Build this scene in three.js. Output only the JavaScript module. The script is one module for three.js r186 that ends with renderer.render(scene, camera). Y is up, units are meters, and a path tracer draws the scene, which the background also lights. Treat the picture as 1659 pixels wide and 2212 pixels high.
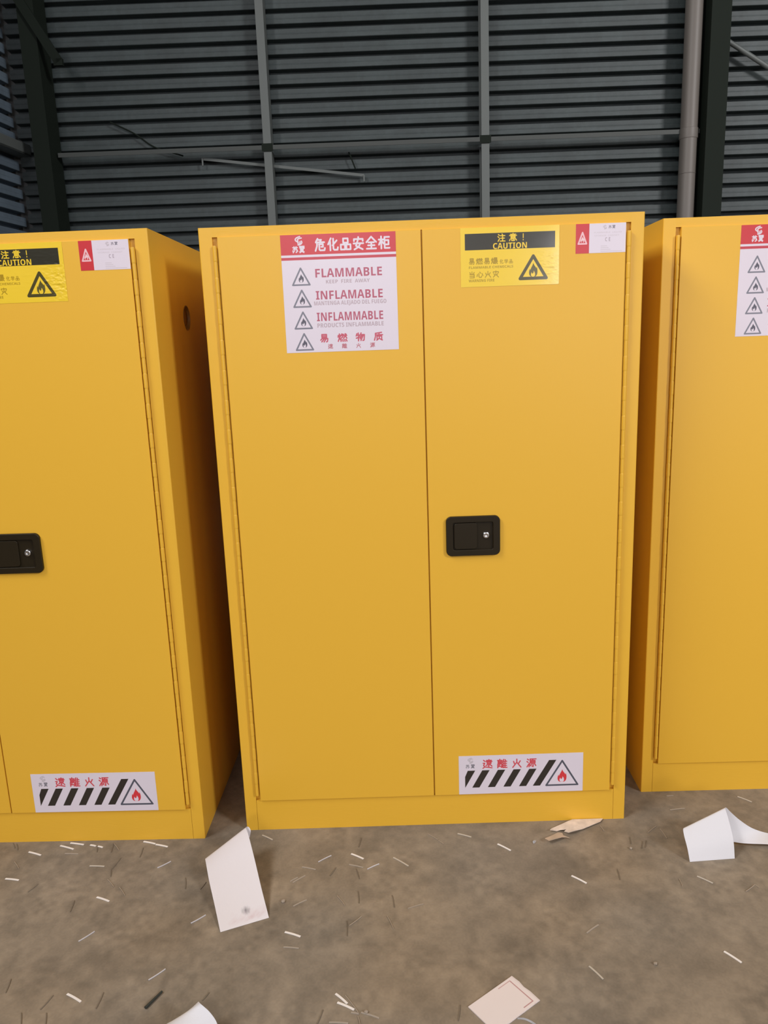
import * as THREE from 'three';
import { RoundedBoxGeometry } from 'three/addons/geometries/RoundedBoxGeometry.js';
import { mergeGeometries } from 'three/addons/utils/BufferGeometryUtils.js';
import { RectAreaLightUniformsLib } from 'three/addons/lights/RectAreaLightUniformsLib.js';

// ---------------------------------------------------------------- camera, light, exposure
const scene = new THREE.Scene();
scene.background = new THREE.Color(0x000000);
const renderer = new THREE.WebGLRenderer({ antialias: true });
renderer.toneMapping = THREE.LinearToneMapping;
renderer.toneMappingExposure = 0.95;
renderer.shadowMap.enabled = true;
RectAreaLightUniformsLib.init();

const camera = new THREE.PerspectiveCamera(66.963, 1659 / 2212, 0.05, 60);
camera.rotation.order = 'YXZ';
camera.position.set(-0.0995, 1.3622, 1.9888);
camera.rotation.set(-0.2154, 0.0079, -0.0361);
scene.add(camera);

// the hall (metres): back wall z = -5, front wall z = 9, left wall turned by 7.2 degrees, right wall x = 13
const HALL = { back: -5, front: 9, right: 13, height: 9.6 };
const LW = { x: -3.12, z: -5, dx: -0.1256, dz: 0.9921 };            // left wall: corner and direction towards the front
const lw = (u, y, out = 0) => new THREE.Vector3(LW.x + LW.dx * u + LW.dz * out, y, LW.z + LW.dz * u - LW.dx * out);
// daylight: a clerestory window high in the left wall, a far high window on the right, a gate and panes behind the camera, plus an added window strip for fill
const DAY = [
  { name: 'clerestory', w: 2.8, h: 1.8, at: lw(7.8, 5.6, 0.03), to: lw(7.8, 5.6, 5), L: 31, c: [1.0, 0.97, 0.95] },
  { name: 'gate', w: 1.4, h: 1.9, at: new THREE.Vector3(5.1, 0.97, 8.93), to: new THREE.Vector3(5.1, 0.97, 0), L: 4.5, c: [1.0, 0.97, 1.0] },
  { name: 'pane', w: 1.2, h: 1.1, at: new THREE.Vector3(2.9, 2.1, 8.93), to: new THREE.Vector3(2.9, 2.1, 0), L: 17, c: [1.0, 0.96, 1.0] },
  { name: 'pane', w: 1.6, h: 1.0, at: new THREE.Vector3(-0.7, 3.0, 8.93), to: new THREE.Vector3(-0.7, 3.0, 0), L: 20, c: [1.0, 0.95, 1.0] },
  { name: 'strip', w: 4.0, h: 2.0, at: new THREE.Vector3(-3.4, 5.4, 8.93), to: new THREE.Vector3(-3.4, 5.4, 0), L: 5.5, c: [1.0, 0.97, 1.0] },  // unseen window, added as fill light from the front left
  { name: 'far', w: 3.0, h: 2.6, at: new THREE.Vector3(9.9, 7.7, 8.93), to: new THREE.Vector3(9.9, 7.7, 0), L: 68, c: [1.0, 0.97, 0.97] },
];
for (const d of DAY) {
  const l = new THREE.RectAreaLight(new THREE.Color().setRGB(...d.c), d.L, d.w, d.h);
  l.name = 'daylight';
  l.position.copy(d.at); l.lookAt(d.to); scene.add(l);
}

// ---------------------------------------------------------------- helpers
const used = new Map();
function numbered(name) {
  const n = used.get(name) || 0; used.set(name, n + 1);
  return n ? `${name}_${String(n).padStart(3, '0')}` : name;
}
let seed = 7;
const rnd = () => { seed = (seed * 1664525 + 1013904223) >>> 0; return seed / 4294967296; };
function shade(o) { o.traverse((m) => { if (m.isMesh) { m.castShadow = true; m.receiveShadow = true; } }); return o; }
function thing(name, label, category, x = 0, y = 0, z = 0, turn = 0, group) {
  const g = new THREE.Group(); g.name = numbered(name); g.position.set(x, y, z); g.rotation.y = turn;
  g.userData = { label, category }; if (group) g.userData.group = group;
  scene.add(g); return g;
}
function part(name, geo, material, parent, label) {
  const m = new THREE.Mesh(geo, material); m.name = name; m.castShadow = m.receiveShadow = true;
  const n = parent.children.filter((c) => c.name === name || c.name.startsWith(name + '_0')).length;
  if (n) m.name = `${name}_${String(n).padStart(3, '0')}`;
  if (label) m.userData.label = label;
  parent.add(m); return m;
}
function struct(name, geo, material) {
  const m = new THREE.Mesh(geo, material); m.name = name; m.castShadow = m.receiveShadow = true;
  m.userData.kind = 'structure'; scene.add(m); return m;
}
const box = (w, h, d, x = 0, y = 0, z = 0) => new THREE.BoxGeometry(w, h, d).translate(x, y, z);
const span = (x0, x1, y0, y1, z0, z1) => box(x1 - x0, y1 - y0, z1 - z0, (x0 + x1) / 2, (y0 + y1) / 2, (z0 + z1) / 2);
const rbox = (x0, x1, y0, y1, z0, z1, r = 0.002) => new RoundedBoxGeometry(x1 - x0, y1 - y0, z1 - z0, 2, r).translate((x0 + x1) / 2, (y0 + y1) / 2, (z0 + z1) / 2);
const merge = (list) => mergeGeometries(list.map((g) => (g.index ? g.toNonIndexed() : g)));
function roundRect(s, x, y, w, h, r) {
  s.moveTo(x + r, y); s.lineTo(x + w - r, y); s.absarc(x + w - r, y + r, r, -Math.PI / 2, 0, false);
  s.lineTo(x + w, y + h - r); s.absarc(x + w - r, y + h - r, r, 0, Math.PI / 2, false);
  s.lineTo(x + r, y + h); s.absarc(x + r, y + h - r, r, Math.PI / 2, Math.PI, false);
  s.lineTo(x, y + r); s.absarc(x + r, y + r, r, Math.PI, Math.PI * 1.5, false); return s;
}
// seeded lattice noise that repeats after n cells
function lattice(n, s) {
  const a = new Float32Array(n * n); let q = s >>> 0;
  for (let i = 0; i < a.length; i++) { q = (q * 1664525 + 1013904223) >>> 0; a[i] = q / 4294967296; }
  return (u, v) => {
    const x = u * n, y = v * n, i = Math.floor(x), j = Math.floor(y); let f = x - i, g = y - j;
    f = f * f * (3 - 2 * f); g = g * g * (3 - 2 * g);
    const i0 = ((i % n) + n) % n, i1 = (i0 + 1) % n, j0 = ((j % n) + n) % n, j1 = (j0 + 1) % n;
    return (a[j0 * n + i0] * (1 - f) + a[j0 * n + i1] * f) * (1 - g) + (a[j1 * n + i0] * (1 - f) + a[j1 * n + i1] * f) * g;
  };
}
function dataTexture(size, fn, srgb, repeat) {
  const d = new Uint8Array(size * size * 4);
  for (let y = 0, k = 0; y < size; y++) for (let x = 0; x < size; x++, k += 4) {
    const c = fn(x / size, y / size);
    d[k] = c[0]; d[k + 1] = c[1]; d[k + 2] = c[2]; d[k + 3] = 255;
  }
  const t = new THREE.DataTexture(d, size, size, THREE.RGBAFormat);
  t.wrapS = t.wrapT = THREE.RepeatWrapping; t.magFilter = THREE.LinearFilter; t.minFilter = THREE.LinearMipmapLinearFilter;
  t.generateMipmaps = true; if (srgb) t.colorSpace = THREE.SRGBColorSpace;
  if (repeat) t.repeat.set(repeat, repeat);
  t.needsUpdate = true; return t;
}

// ---------------------------------------------------------------- materials
// packed dusty concrete: blotches, trowel marks, faint stains
const nA = lattice(5, 11), nB = lattice(13, 12), nC = lattice(37, 13), nD = lattice(110, 14), nE = lattice(420, 15), nF = lattice(9, 16), nG = lattice(23, 17);
function concrete(u, v) {
  const wu = u + 0.02 * (nB(u, v) - 0.5), wv = v + 0.02 * (nF(u, v) - 0.5);
  const big = nA(wu, wv) - 0.5, mid = nB(wu + 0.3, wv) - 0.5, sm = nC(wu, wv) - 0.5, g = nG(wu + 0.1, wv + 0.2) - 0.5, fine = nD(u, v) - 0.5, grain = nE(u, v) - 0.5;
  return 0.07 * big + 0.06 * mid + 0.12 * g + 0.17 * sm * (0.4 + nF(u, v)) + 0.15 * fine * (0.4 + nB(u, v)) + 0.07 * grain;
}
const floorMap = dataTexture(2048, (u, v) => {
  const t = 1 + 0.9 * concrete(u, v), w = nF(u + 0.4, v + 0.1) - 0.5;
  return [Math.min(255, 135 * t + 5 * w), Math.min(255, 123 * t), Math.min(255, 107 * t - 6 * w)];
}, true);
const floorBump = dataTexture(1024, (u, v) => { const h = 128 + 170 * concrete(u, v); return [h, h, h]; }, false);
const M = {};
M.floor = new THREE.MeshStandardMaterial({ map: floorMap, bumpMap: floorBump, bumpScale: 0.004, roughness: 0.82 });
const peelA = lattice(64, 31), peelB = lattice(150, 32);
const peel = dataTexture(512, (u, v) => { const h = 255 * (0.6 * peelA(u, v) + 0.4 * peelB(u, v)); return [h, h, h]; }, false);
M.yellow = new THREE.MeshPhysicalMaterial({ color: new THREE.Color().setRGB(0.78, 0.445, 0.04), roughness: 0.38, bumpMap: peel, bumpScale: 0.00012, specularIntensity: 0.9 });
M.bung = new THREE.MeshStandardMaterial({ color: new THREE.Color().setRGB(0.22, 0.1, 0.012), roughness: 0.5 });
M.black = new THREE.MeshPhysicalMaterial({ color: new THREE.Color().setRGB(0.017, 0.0115, 0.004), roughness: 0.4, specularIntensity: 0.6 });
M.chrome = new THREE.MeshStandardMaterial({ color: new THREE.Color().setRGB(0.75, 0.75, 0.76), roughness: 0.22, metalness: 1 });
const dirtA = lattice(6, 41), dirtB = lattice(40, 42), dirtC = lattice(160, 43);
const sheetMap = dataTexture(512, (u, v) => { const t = 0.86 + 0.16 * dirtA(u, v) + 0.1 * dirtB(u, v) + 0.06 * dirtC(u, v); return [60 * t, 69 * t, 70 * t]; }, true);
M.sheet = new THREE.MeshStandardMaterial({ map: sheetMap, roughness: 0.55, side: THREE.DoubleSide });
M.sheetLitBlue = new THREE.MeshStandardMaterial({ roughness: 0.6, side: THREE.DoubleSide });  // left wall sheets: lighter colour stands in for light the wall lacks
M.sheetLitBlue.map = dataTexture(256, (u, v) => { const t = 0.9 + 0.14 * dirtA(u, v) + 0.06 * dirtB(u, v); return [98 * t, 112 * t, 124 * t]; }, true);
M.girt = new THREE.MeshStandardMaterial({ color: new THREE.Color().setRGB(0.13, 0.145, 0.14), roughness: 0.55, metalness: 0.2 });
M.steel = new THREE.MeshPhysicalMaterial({ color: new THREE.Color().setRGB(0.013, 0.018, 0.0135), roughness: 0.7, specularIntensity: 0.25 });
M.rail = new THREE.MeshStandardMaterial({ color: new THREE.Color().setRGB(0.06, 0.068, 0.064), roughness: 0.6 });
M.pipe = new THREE.MeshStandardMaterial({ color: new THREE.Color().setRGB(0.165, 0.148, 0.132), roughness: 0.5 });
M.shell = new THREE.MeshStandardMaterial({ color: new THREE.Color().setRGB(0.12, 0.125, 0.125), roughness: 0.8 });
M.frame = new THREE.MeshStandardMaterial({ color: new THREE.Color().setRGB(0.2, 0.21, 0.22), roughness: 0.6 });
const paperN = lattice(90, 51);
const paperBump = dataTexture(256, (u, v) => { const h = 255 * paperN(u, v); return [h, h, h]; }, false);
M.paper = new THREE.MeshPhysicalMaterial({ color: new THREE.Color().setRGB(0.70, 0.69, 0.72), roughness: 0.6, side: THREE.DoubleSide, bumpMap: paperBump, bumpScale: 0.0001 });

// ---------------------------------------------------------------- the hall
{
  const floorGeo = span(-6.2, 13.4, -0.15, 0, -5.4, 9.4);
  const p = floorGeo.attributes.position, uv = floorGeo.attributes.uv;
  for (let i = 0; i < p.count; i++) uv.setXY(i, p.getX(i) / 1.7, p.getZ(i) / 1.7);
  struct('floor', floorGeo, M.floor);
  struct('ceiling', span(-6.2, 13.4, HALL.height, HALL.height + 0.15, -5.4, 9.4), M.shell);
}
function walled(x0, x1, y0, y1, z0, z1, holes) {                       // a wall slab with rectangular openings
  const xs = [...new Set([x0, x1, ...holes.flatMap((h) => [h[0], h[1]])])].sort((a, b) => a - b), ys = [...new Set([y0, y1, ...holes.flatMap((h) => [h[2], h[3]])])].sort((a, b) => a - b), out = [];
  for (let i = 0; i + 1 < xs.length; i++) for (let j = 0; j + 1 < ys.length; j++) {
    const cx = (xs[i] + xs[i + 1]) / 2, cy = (ys[j] + ys[j + 1]) / 2;
    if (!holes.some((h) => cx > h[0] && cx < h[1] && cy > h[2] && cy < h[3])) out.push(span(xs[i], xs[i + 1], ys[j], ys[j + 1], z0, z1));
  }
  return out;
}
// trapezoidal cladding sheet, seven ribs tall, length along +x, front face towards +z
const PITCH = 0.1119, RIBS = 7;
function claddingSheet(length) {
  const prof = [];
  for (let k = 0; k < RIBS; k++) {
    const y = k * PITCH;
    prof.push([y, 0], [y + 0.030, 0], [y + 0.0325, 0.0012], [y + 0.0365, 0.0012], [y + 0.039, 0], [y + 0.0695, 0], [y + 0.0725, -0.075], [y + 0.1055, -0.075], [y + 0.1085, -0.003]);
  }
  prof.push([RIBS * PITCH, 0], [RIBS * PITCH + 0.02, -0.001]);
  const pos = [], uv = []; let run = 0;
  for (let i = 0; i + 1 < prof.length; i++) {
    const [y0, z0] = prof[i], [y1, z1] = prof[i + 1], d = Math.hypot(y1 - y0, z1 - z0);
    const q = [[0, y0, z0, run], [length, y0, z0, run], [length, y1, z1, run + d], [0, y1, z1, run + d]];
    for (const n of [0, 1, 2, 0, 2, 3]) { pos.push(q[n][0], q[n][1], q[n][2]); uv.push(q[n][0] / 1.3, q[n][3] / 1.3); }
    run += d;
  }
  const g = new THREE.BufferGeometry();
  g.setAttribute('position', new THREE.Float32BufferAttribute(pos, 3)); g.setAttribute('uv', new THREE.Float32BufferAttribute(uv, 2));
  g.computeVertexNormals(); return g;
}
const GROOVE = 4.011 - 40 * PITCH;                                     // a groove centre, low on the wall
const SHEET0 = GROOVE - 0.0895 + 4 * PITCH;
{
  const back = struct('wall_back', span(-3.4, 13.2, 0, HALL.height, -5.25, -5.08), M.shell);
  const sheet = claddingSheet(16.1);
  for (let k = 0; k < 14; k++) part('cladding_sheet', sheet, M.sheet, back).position.set(-3.1, SHEET0 + (k - 1) * RIBS * PITCH + 0.0, -5.0 - (k % 2) * 0.0012);
  const turn = Math.atan2(-LW.dz, LW.dx);                              // local +x runs from the corner to the front
  const left = new THREE.Group(); left.name = 'wall_left'; left.userData.kind = 'structure';
  left.position.set(LW.x, 0, LW.z); left.rotation.y = turn + 0; scene.add(left);
  // in this frame the hall lies on the -z side, so the sheets are turned over
  part('wall_core', merge(walled(-0.2, 14.4, 0, HALL.height, 0.08, 0.24, [[6.4, 9.2, 4.7, 6.5]])), M.shell, left);
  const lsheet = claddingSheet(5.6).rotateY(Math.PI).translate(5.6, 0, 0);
  for (let k = 0; k < 14; k++) part('cladding_sheet', lsheet, M.sheetLitBlue, left).position.set(0, SHEET0 + (k - 1) * RIBS * PITCH - 0.03, (k % 2) * 0.0012);
  part('wall_girt', merge([span(0, 5.6, 2.985, 3.0, -0.12, 0), span(0, 5.6, 2.985, 3.075, -0.12, -0.112)]).translate(0, 0, 0), M.girt, left);
  struct('wall_right', span(13, 13.2, 0, HALL.height, -5.2, 9.2), M.shell);
  struct('wall_front', merge(walled(-6, 13.2, 0, HALL.height, 9, 9.2, DAY.slice(1).map((d) => [d.at.x - d.w / 2, d.at.x + d.w / 2, d.at.y - d.h / 2, d.at.y + d.h / 2]))), M.shell);
}
// openings with frosted daylight panes, the added fill strip among them
function opening(name, w, h, at, turn, L, c, bars) {
  const g = new THREE.Group(); g.name = name; g.userData.kind = 'structure'; g.position.copy(at); g.rotation.y = turn; scene.add(g);
  const list = [span(-w / 2 - 0.06, w / 2 + 0.06, h / 2, h / 2 + 0.06, -0.14, -0.03), span(-w / 2 - 0.06, w / 2 + 0.06, -h / 2 - 0.05, -h / 2, -0.14, -0.03),
    span(-w / 2 - 0.06, -w / 2, -h / 2, h / 2, -0.14, -0.03), span(w / 2, w / 2 + 0.06, -h / 2, h / 2, -0.14, -0.03)];
  for (let k = 1; k < bars; k++) list.push(span(-w / 2 + (w * k) / bars - 0.02, -w / 2 + (w * k) / bars + 0.02, -h / 2, h / 2, -0.12, -0.05));
  part('opening_frame', merge(list), M.frame, g);
  const m = new THREE.MeshStandardMaterial({ color: 0x222222, emissive: new THREE.Color().setRGB(...c), emissiveIntensity: Math.min(1, L * 0.1), roughness: 0.9 });
  part('window_pane', span(-w / 2, w / 2, -h / 2, h / 2, -0.11, -0.09), m, g);
}
DAY.forEach((d, i) => {
  const dir = d.to.clone().sub(d.at), turn = Math.atan2(dir.x, dir.z);
  opening(d.name === 'gate' ? 'door_1' : `window_${i + 1}`, d.w, d.h, d.at, turn, d.L, d.c, d.name === "gate" ? 4 : 6);
});

// ---------------------------------------------------------------- steelwork on the back wall
function bar(a, b, w, d) {                                            // rectangular bar between two points
  const A = new THREE.Vector3(...a), B = new THREE.Vector3(...b), len = A.distanceTo(B);
  const g = new THREE.BoxGeometry(w, len, d);
  g.applyQuaternion(new THREE.Quaternion().setFromUnitVectors(new THREE.Vector3(0, 1, 0), B.clone().sub(A).normalize()));
  return g.translate((A.x + B.x) / 2, (A.y + B.y) / 2, (A.z + B.z) / 2);
}
const tube = (pts, r, n = 24) => new THREE.TubeGeometry(new THREE.CatmullRomCurve3(pts.map((q) => new THREE.Vector3(...q))), n, r, 8, false);
function hColumn(name, label, x0, x1, z0, z1) {
  const t = thing(name, label, 'column', (x0 + x1) / 2, 0, (z0 + z1) / 2), w = (x1 - x0) / 2, d = (z1 - z0) / 2;
  part('flange', span(-w, w, 0, HALL.height, d - 0.012, d), M.steel, t);
  part('flange', span(-w, w, 0, HALL.height, -d, -d + 0.012), M.steel, t);
  part('side_plate', span(-w, -w + 0.008, 0, HALL.height, -d + 0.012, d - 0.012), M.steel, t);
  part('side_plate', span(w - 0.008, w, 0, HALL.height, -d + 0.012, d - 0.012), M.steel, t);
  part('base_plate', span(-w - 0.015, w + 0.015, 0, 0.015, -d - 0.01, d + 0.04), M.steel, t);
  return t;
}
const colL = hColumn('steel_column', 'dark steel column in the back left corner beside the lit side wall', -2.868, -2.735, -4.96, -4.72);
const colR = hColumn('steel_column', 'dark green steel column right of the pale drainpipe', 2.535, 2.69, -4.96, -4.72);
{
  const k = thing('knee_brace', 'dark slanting brace crossing the top of the left steel column', 'brace', -2.735, 3.8, -4.7);
  part('brace_bar', bar([-0.2, 0.42, 0], [0.16, -0.2, 0], 0.07, 0.02), M.steel, k);
  part('brace_plate', box(0.07, 0.05, 0.03, 0.155, -0.2, -0.005), M.steel, k);
}
function stud(x, y0, y1, label) {                                     // lipped channel set on the cladding, open to the left
  const t = thing('wall_stud', label, 'stud', x, y0, -4.92), h = y1 - y0;
  part('channel', merge([span(-0.032, 0.032, 0, h, 0.072, 0.075), span(0.029, 0.032, 0, h, -0.075, 0.072), span(-0.032, 0.032, 0, h, -0.075, -0.072), span(-0.032, -0.029, 0, h, 0.055, 0.072)]), M.girt, t);
}
const GY = 2.955;
stud(-1.0, 0.0, GY - 0.02, 'lower length of the grey wall stud nearest the left column, below the rail');
stud(-1.0, GY + 0.02, HALL.height, 'upper length of the grey wall stud nearest the left column, above the rail');
stud(0.785, 0.0, GY - 0.02, 'lower length of the grey wall stud above the middle cabinet right door, below the rail');
stud(0.785, GY + 0.02, HALL.height, 'upper length of the grey wall stud above the middle cabinet right door, over the rail');
{
  const r = thing('wall_rail', 'thin horizontal grey rail crossing the ribbed back wall between both columns', 'rail', 0, GY, -4.84);
  part('rail_angle', merge([span(-2.72, 2.53, -0.017, 0.017, -0.003, 0.003), span(-2.72, 2.53, 0.014, 0.017, -0.05, -0.003)]), M.rail, r);
  for (const x of [-1.0, 0.785]) part('cleat', span(x - 0.045, x + 0.045, -0.03, 0.03, 0.003, 0.006), M.steel, r);
}
{
  const p = thing('drainpipe', 'pale grey round drainpipe standing left of the right steel column', 'pipe', 2.43, 0, -4.84);
  const R = 0.068;
  part('pipe', new THREE.CylinderGeometry(R, R, HALL.height, 40, 1, true).translate(0.012, HALL.height / 2, 0), M.pipe, p);
  for (const y of [2.935, 5.2]) part('coupling', new THREE.LatheGeometry([[R, -0.04], [R + 0.006, -0.036], [R + 0.006, 0.036], [R, 0.04]].map((q) => new THREE.Vector2(...q)), 40).translate(0.012, y, 0), M.pipe, p);
  part('joint_ring', new THREE.TorusGeometry(R, 0.003, 8, 40).rotateX(Math.PI / 2).translate(0.012, 2.63, 0), M.pipe, p);
}
{
  const b = thing('hooked_bar', 'thin bent flat bar hanging across the back wall behind the left stud', 'bar', -0.92, 2.84, -4.945);
  part('strip', bar([-0.64, 0.07, 0], [0.70, -0.105, 0], 0.022, 0.004), M.girt, b);
  part('hook', box(0.012, 0.06, 0.012, -0.64, 0.045, 0.006), M.girt, b);
  part('hook', box(0.012, 0.05, 0.012, 0.70, -0.13, 0.006), M.girt, b);
  const t = thing('tie_rod', 'grey diagonal tie rod on the bright wall bay at top right', 'rod', 2.76, 3.6, -4.9);
  part('rod', tube([[-0.03, 0.04, 0], [0.35, -0.19, 0], [1.4, -0.83, 0]], 0.02), M.girt, t);
  const w1 = thing('wire', 'thin dark slanting wire on the wall left of the hooked bar', 'wire', -2.2, 3.1, -4.95);
  part('strand', tube([[-0.1, 0.12, 0], [0.1, 0.02, 0], [0.24, -0.08, 0], [0.48, -0.16, 0]], 0.006), M.steel, w1);
  const w2 = thing('wire', 'short dark wire end hanging right of the left stud near the hooked bar', 'wire', -0.32, 2.87, -4.95);
  part('strand', tube([[-0.02, 0.05, 0], [0.0, 0.0, 0.01], [0.03, -0.08, 0]], 0.006), M.steel, w2);
}

// ---------------------------------------------------------------- printed labels
// characters the fonts lack, as brush strokes on a 100 x 100 square
const HAN = {
  危: '32 5 18 25|30 14 62 14 50 30|15 32 88 32|26 32 24 60 10 95|42 46 76 46 76 66 62 66|44 46 44 86 50 92 88 92 92 76',
  化: '35 5 10 50|28 30 28 95|85 22 48 58|55 8 55 84 62 92 90 92 94 74',
  品: '30 10 70 10 70 42 30 42 30 10|8 55 44 55 44 92 8 92 8 55|56 55 92 55 92 92 56 92 56 55',
  安: '50 3 50 16|12 32 12 18 88 18 88 32|8 50 92 50|45 28 28 68 85 95|66 50 52 76 14 95',
  全: '50 4 8 44|50 4 92 44|26 46 74 46|22 68 78 68|10 93 90 93|50 46 50 93',
  柜: '4 28 44 28|25 5 25 95|24 30 5 66|27 34 44 58|54 10 94 10|54 10 54 92 96 92|54 34 88 34 88 66 54 66',
  易: '26 8 74 8 74 42 26 42 26 8|26 25 74 25|32 48 12 72|26 56 86 56 82 88 72 94|50 58 22 92|68 58 46 94',
  燃: '20 8 20 50 6 92|8 25 6 45|34 22 27 42|20 55 34 80|46 8 38 30|46 14 62 14 52 45 36 58|44 26 56 30|64 28 96 28|80 8 78 35 62 60|80 32 96 58|86 10 92 18|38 74 34 94|54 74 56 94|72 74 76 94|88 72 96 92',
  物: '14 12 6 38|10 30 44 30|28 5 28 95|6 64 44 52|58 5 44 40|54 25 92 25 86 88 74 92|66 28 46 72|80 28 54 92',
  质: '82 6 18 16|18 16 18 50 6 94|18 34 92 34|56 14 54 48|34 48 82 48|34 48 34 80|82 48 82 80|58 56 56 74 30 95|64 80 88 95',
  注: '12 10 24 20|6 36 18 46|8 94 28 60|58 5 66 16|36 25 94 25|42 56 88 56|34 92 96 92|65 25 65 92',
  意: '50 2 50 10|18 12 82 12|36 16 40 26|64 16 60 26|8 28 92 28|26 36 74 36 74 64 26 64 26 36|26 50 74 50|16 72 8 92|34 72 34 90 66 90 70 80|50 68 56 78|82 70 92 88',
  爆: '18 8 18 50 4 92|7 25 5 45|32 22 26 42|18 55 32 80|46 6 86 6 86 34 46 34 46 6|46 20 86 20|40 46 94 46|36 62 98 62|56 38 56 62|76 38 76 62|66 66 66 94 58 90|44 74 36 94|54 78 48 88|86 72 80 80|80 80 96 94',
  学: '20 6 28 20|48 3 52 18|80 6 70 20|10 40 10 26 90 26 90 40|28 44 72 44 52 60|52 58 52 92 40 92|8 66 92 66',
  当: '50 5 50 40|18 14 28 34|82 14 72 34|18 45 82 45 82 94 18 94|18 70 82 70',
  心: '14 45 6 78|34 30 34 80 44 90 70 90 76 70|48 12 60 30|80 34 94 66',
  火: '50 6 50 40 10 94|50 40 92 94|18 30 26 54|84 26 70 50',
  灾: '50 3 50 14|12 30 12 16 88 16 88 30|50 28 50 55 12 95|50 55 90 95|22 42 30 60|80 40 68 58',
  遠: '10 8 22 20|6 40 22 40 10 64 22 78|4 94 22 80 94 92|40 10 88 10|64 2 64 20|34 22 94 22|46 30 84 30 84 44 46 44 46 30|64 44 64 74 56 70|60 48 34 66|72 52 94 74',
  離: '26 3 26 12|4 14 48 14|10 22 10 44 44 44 44 22|18 24 36 40|36 24 18 40|6 94 6 54 48 54 48 90 40 90|28 44 16 80 38 76|66 5 54 36|60 28 60 94|80 8 84 20|60 26 96 26|60 48 94 48|60 70 94 70|60 92 98 92|78 26 78 92',
  源: '10 10 22 20|5 36 18 46|6 94 26 60|36 10 96 10|38 10 38 45 26 94|66 12 58 24|48 26 86 26 86 52 48 52 48 26|48 39 86 39|67 52 67 92 58 88|52 62 42 84|82 62 94 82',
  '!': '50 10 50 60|50 82 50 88',
  苏: '8 22 92 22|32 8 32 34|68 8 68 34|18 44 80 44 74 90 62 90|46 30 44 60 14 94|14 60 8 78|86 58 94 76',
  翼: '10 6 44 6 44 38 36 38|14 18 40 18|14 30 40 30|56 6 92 6 92 38 84 38|60 18 88 18|60 30 88 30|26 44 74 44 74 62 26 62 26 44|26 53 74 53|30 72 70 72|38 64 38 82|62 64 62 82|10 82 90 82|36 84 16 96|64 84 84 96',
};
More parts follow.
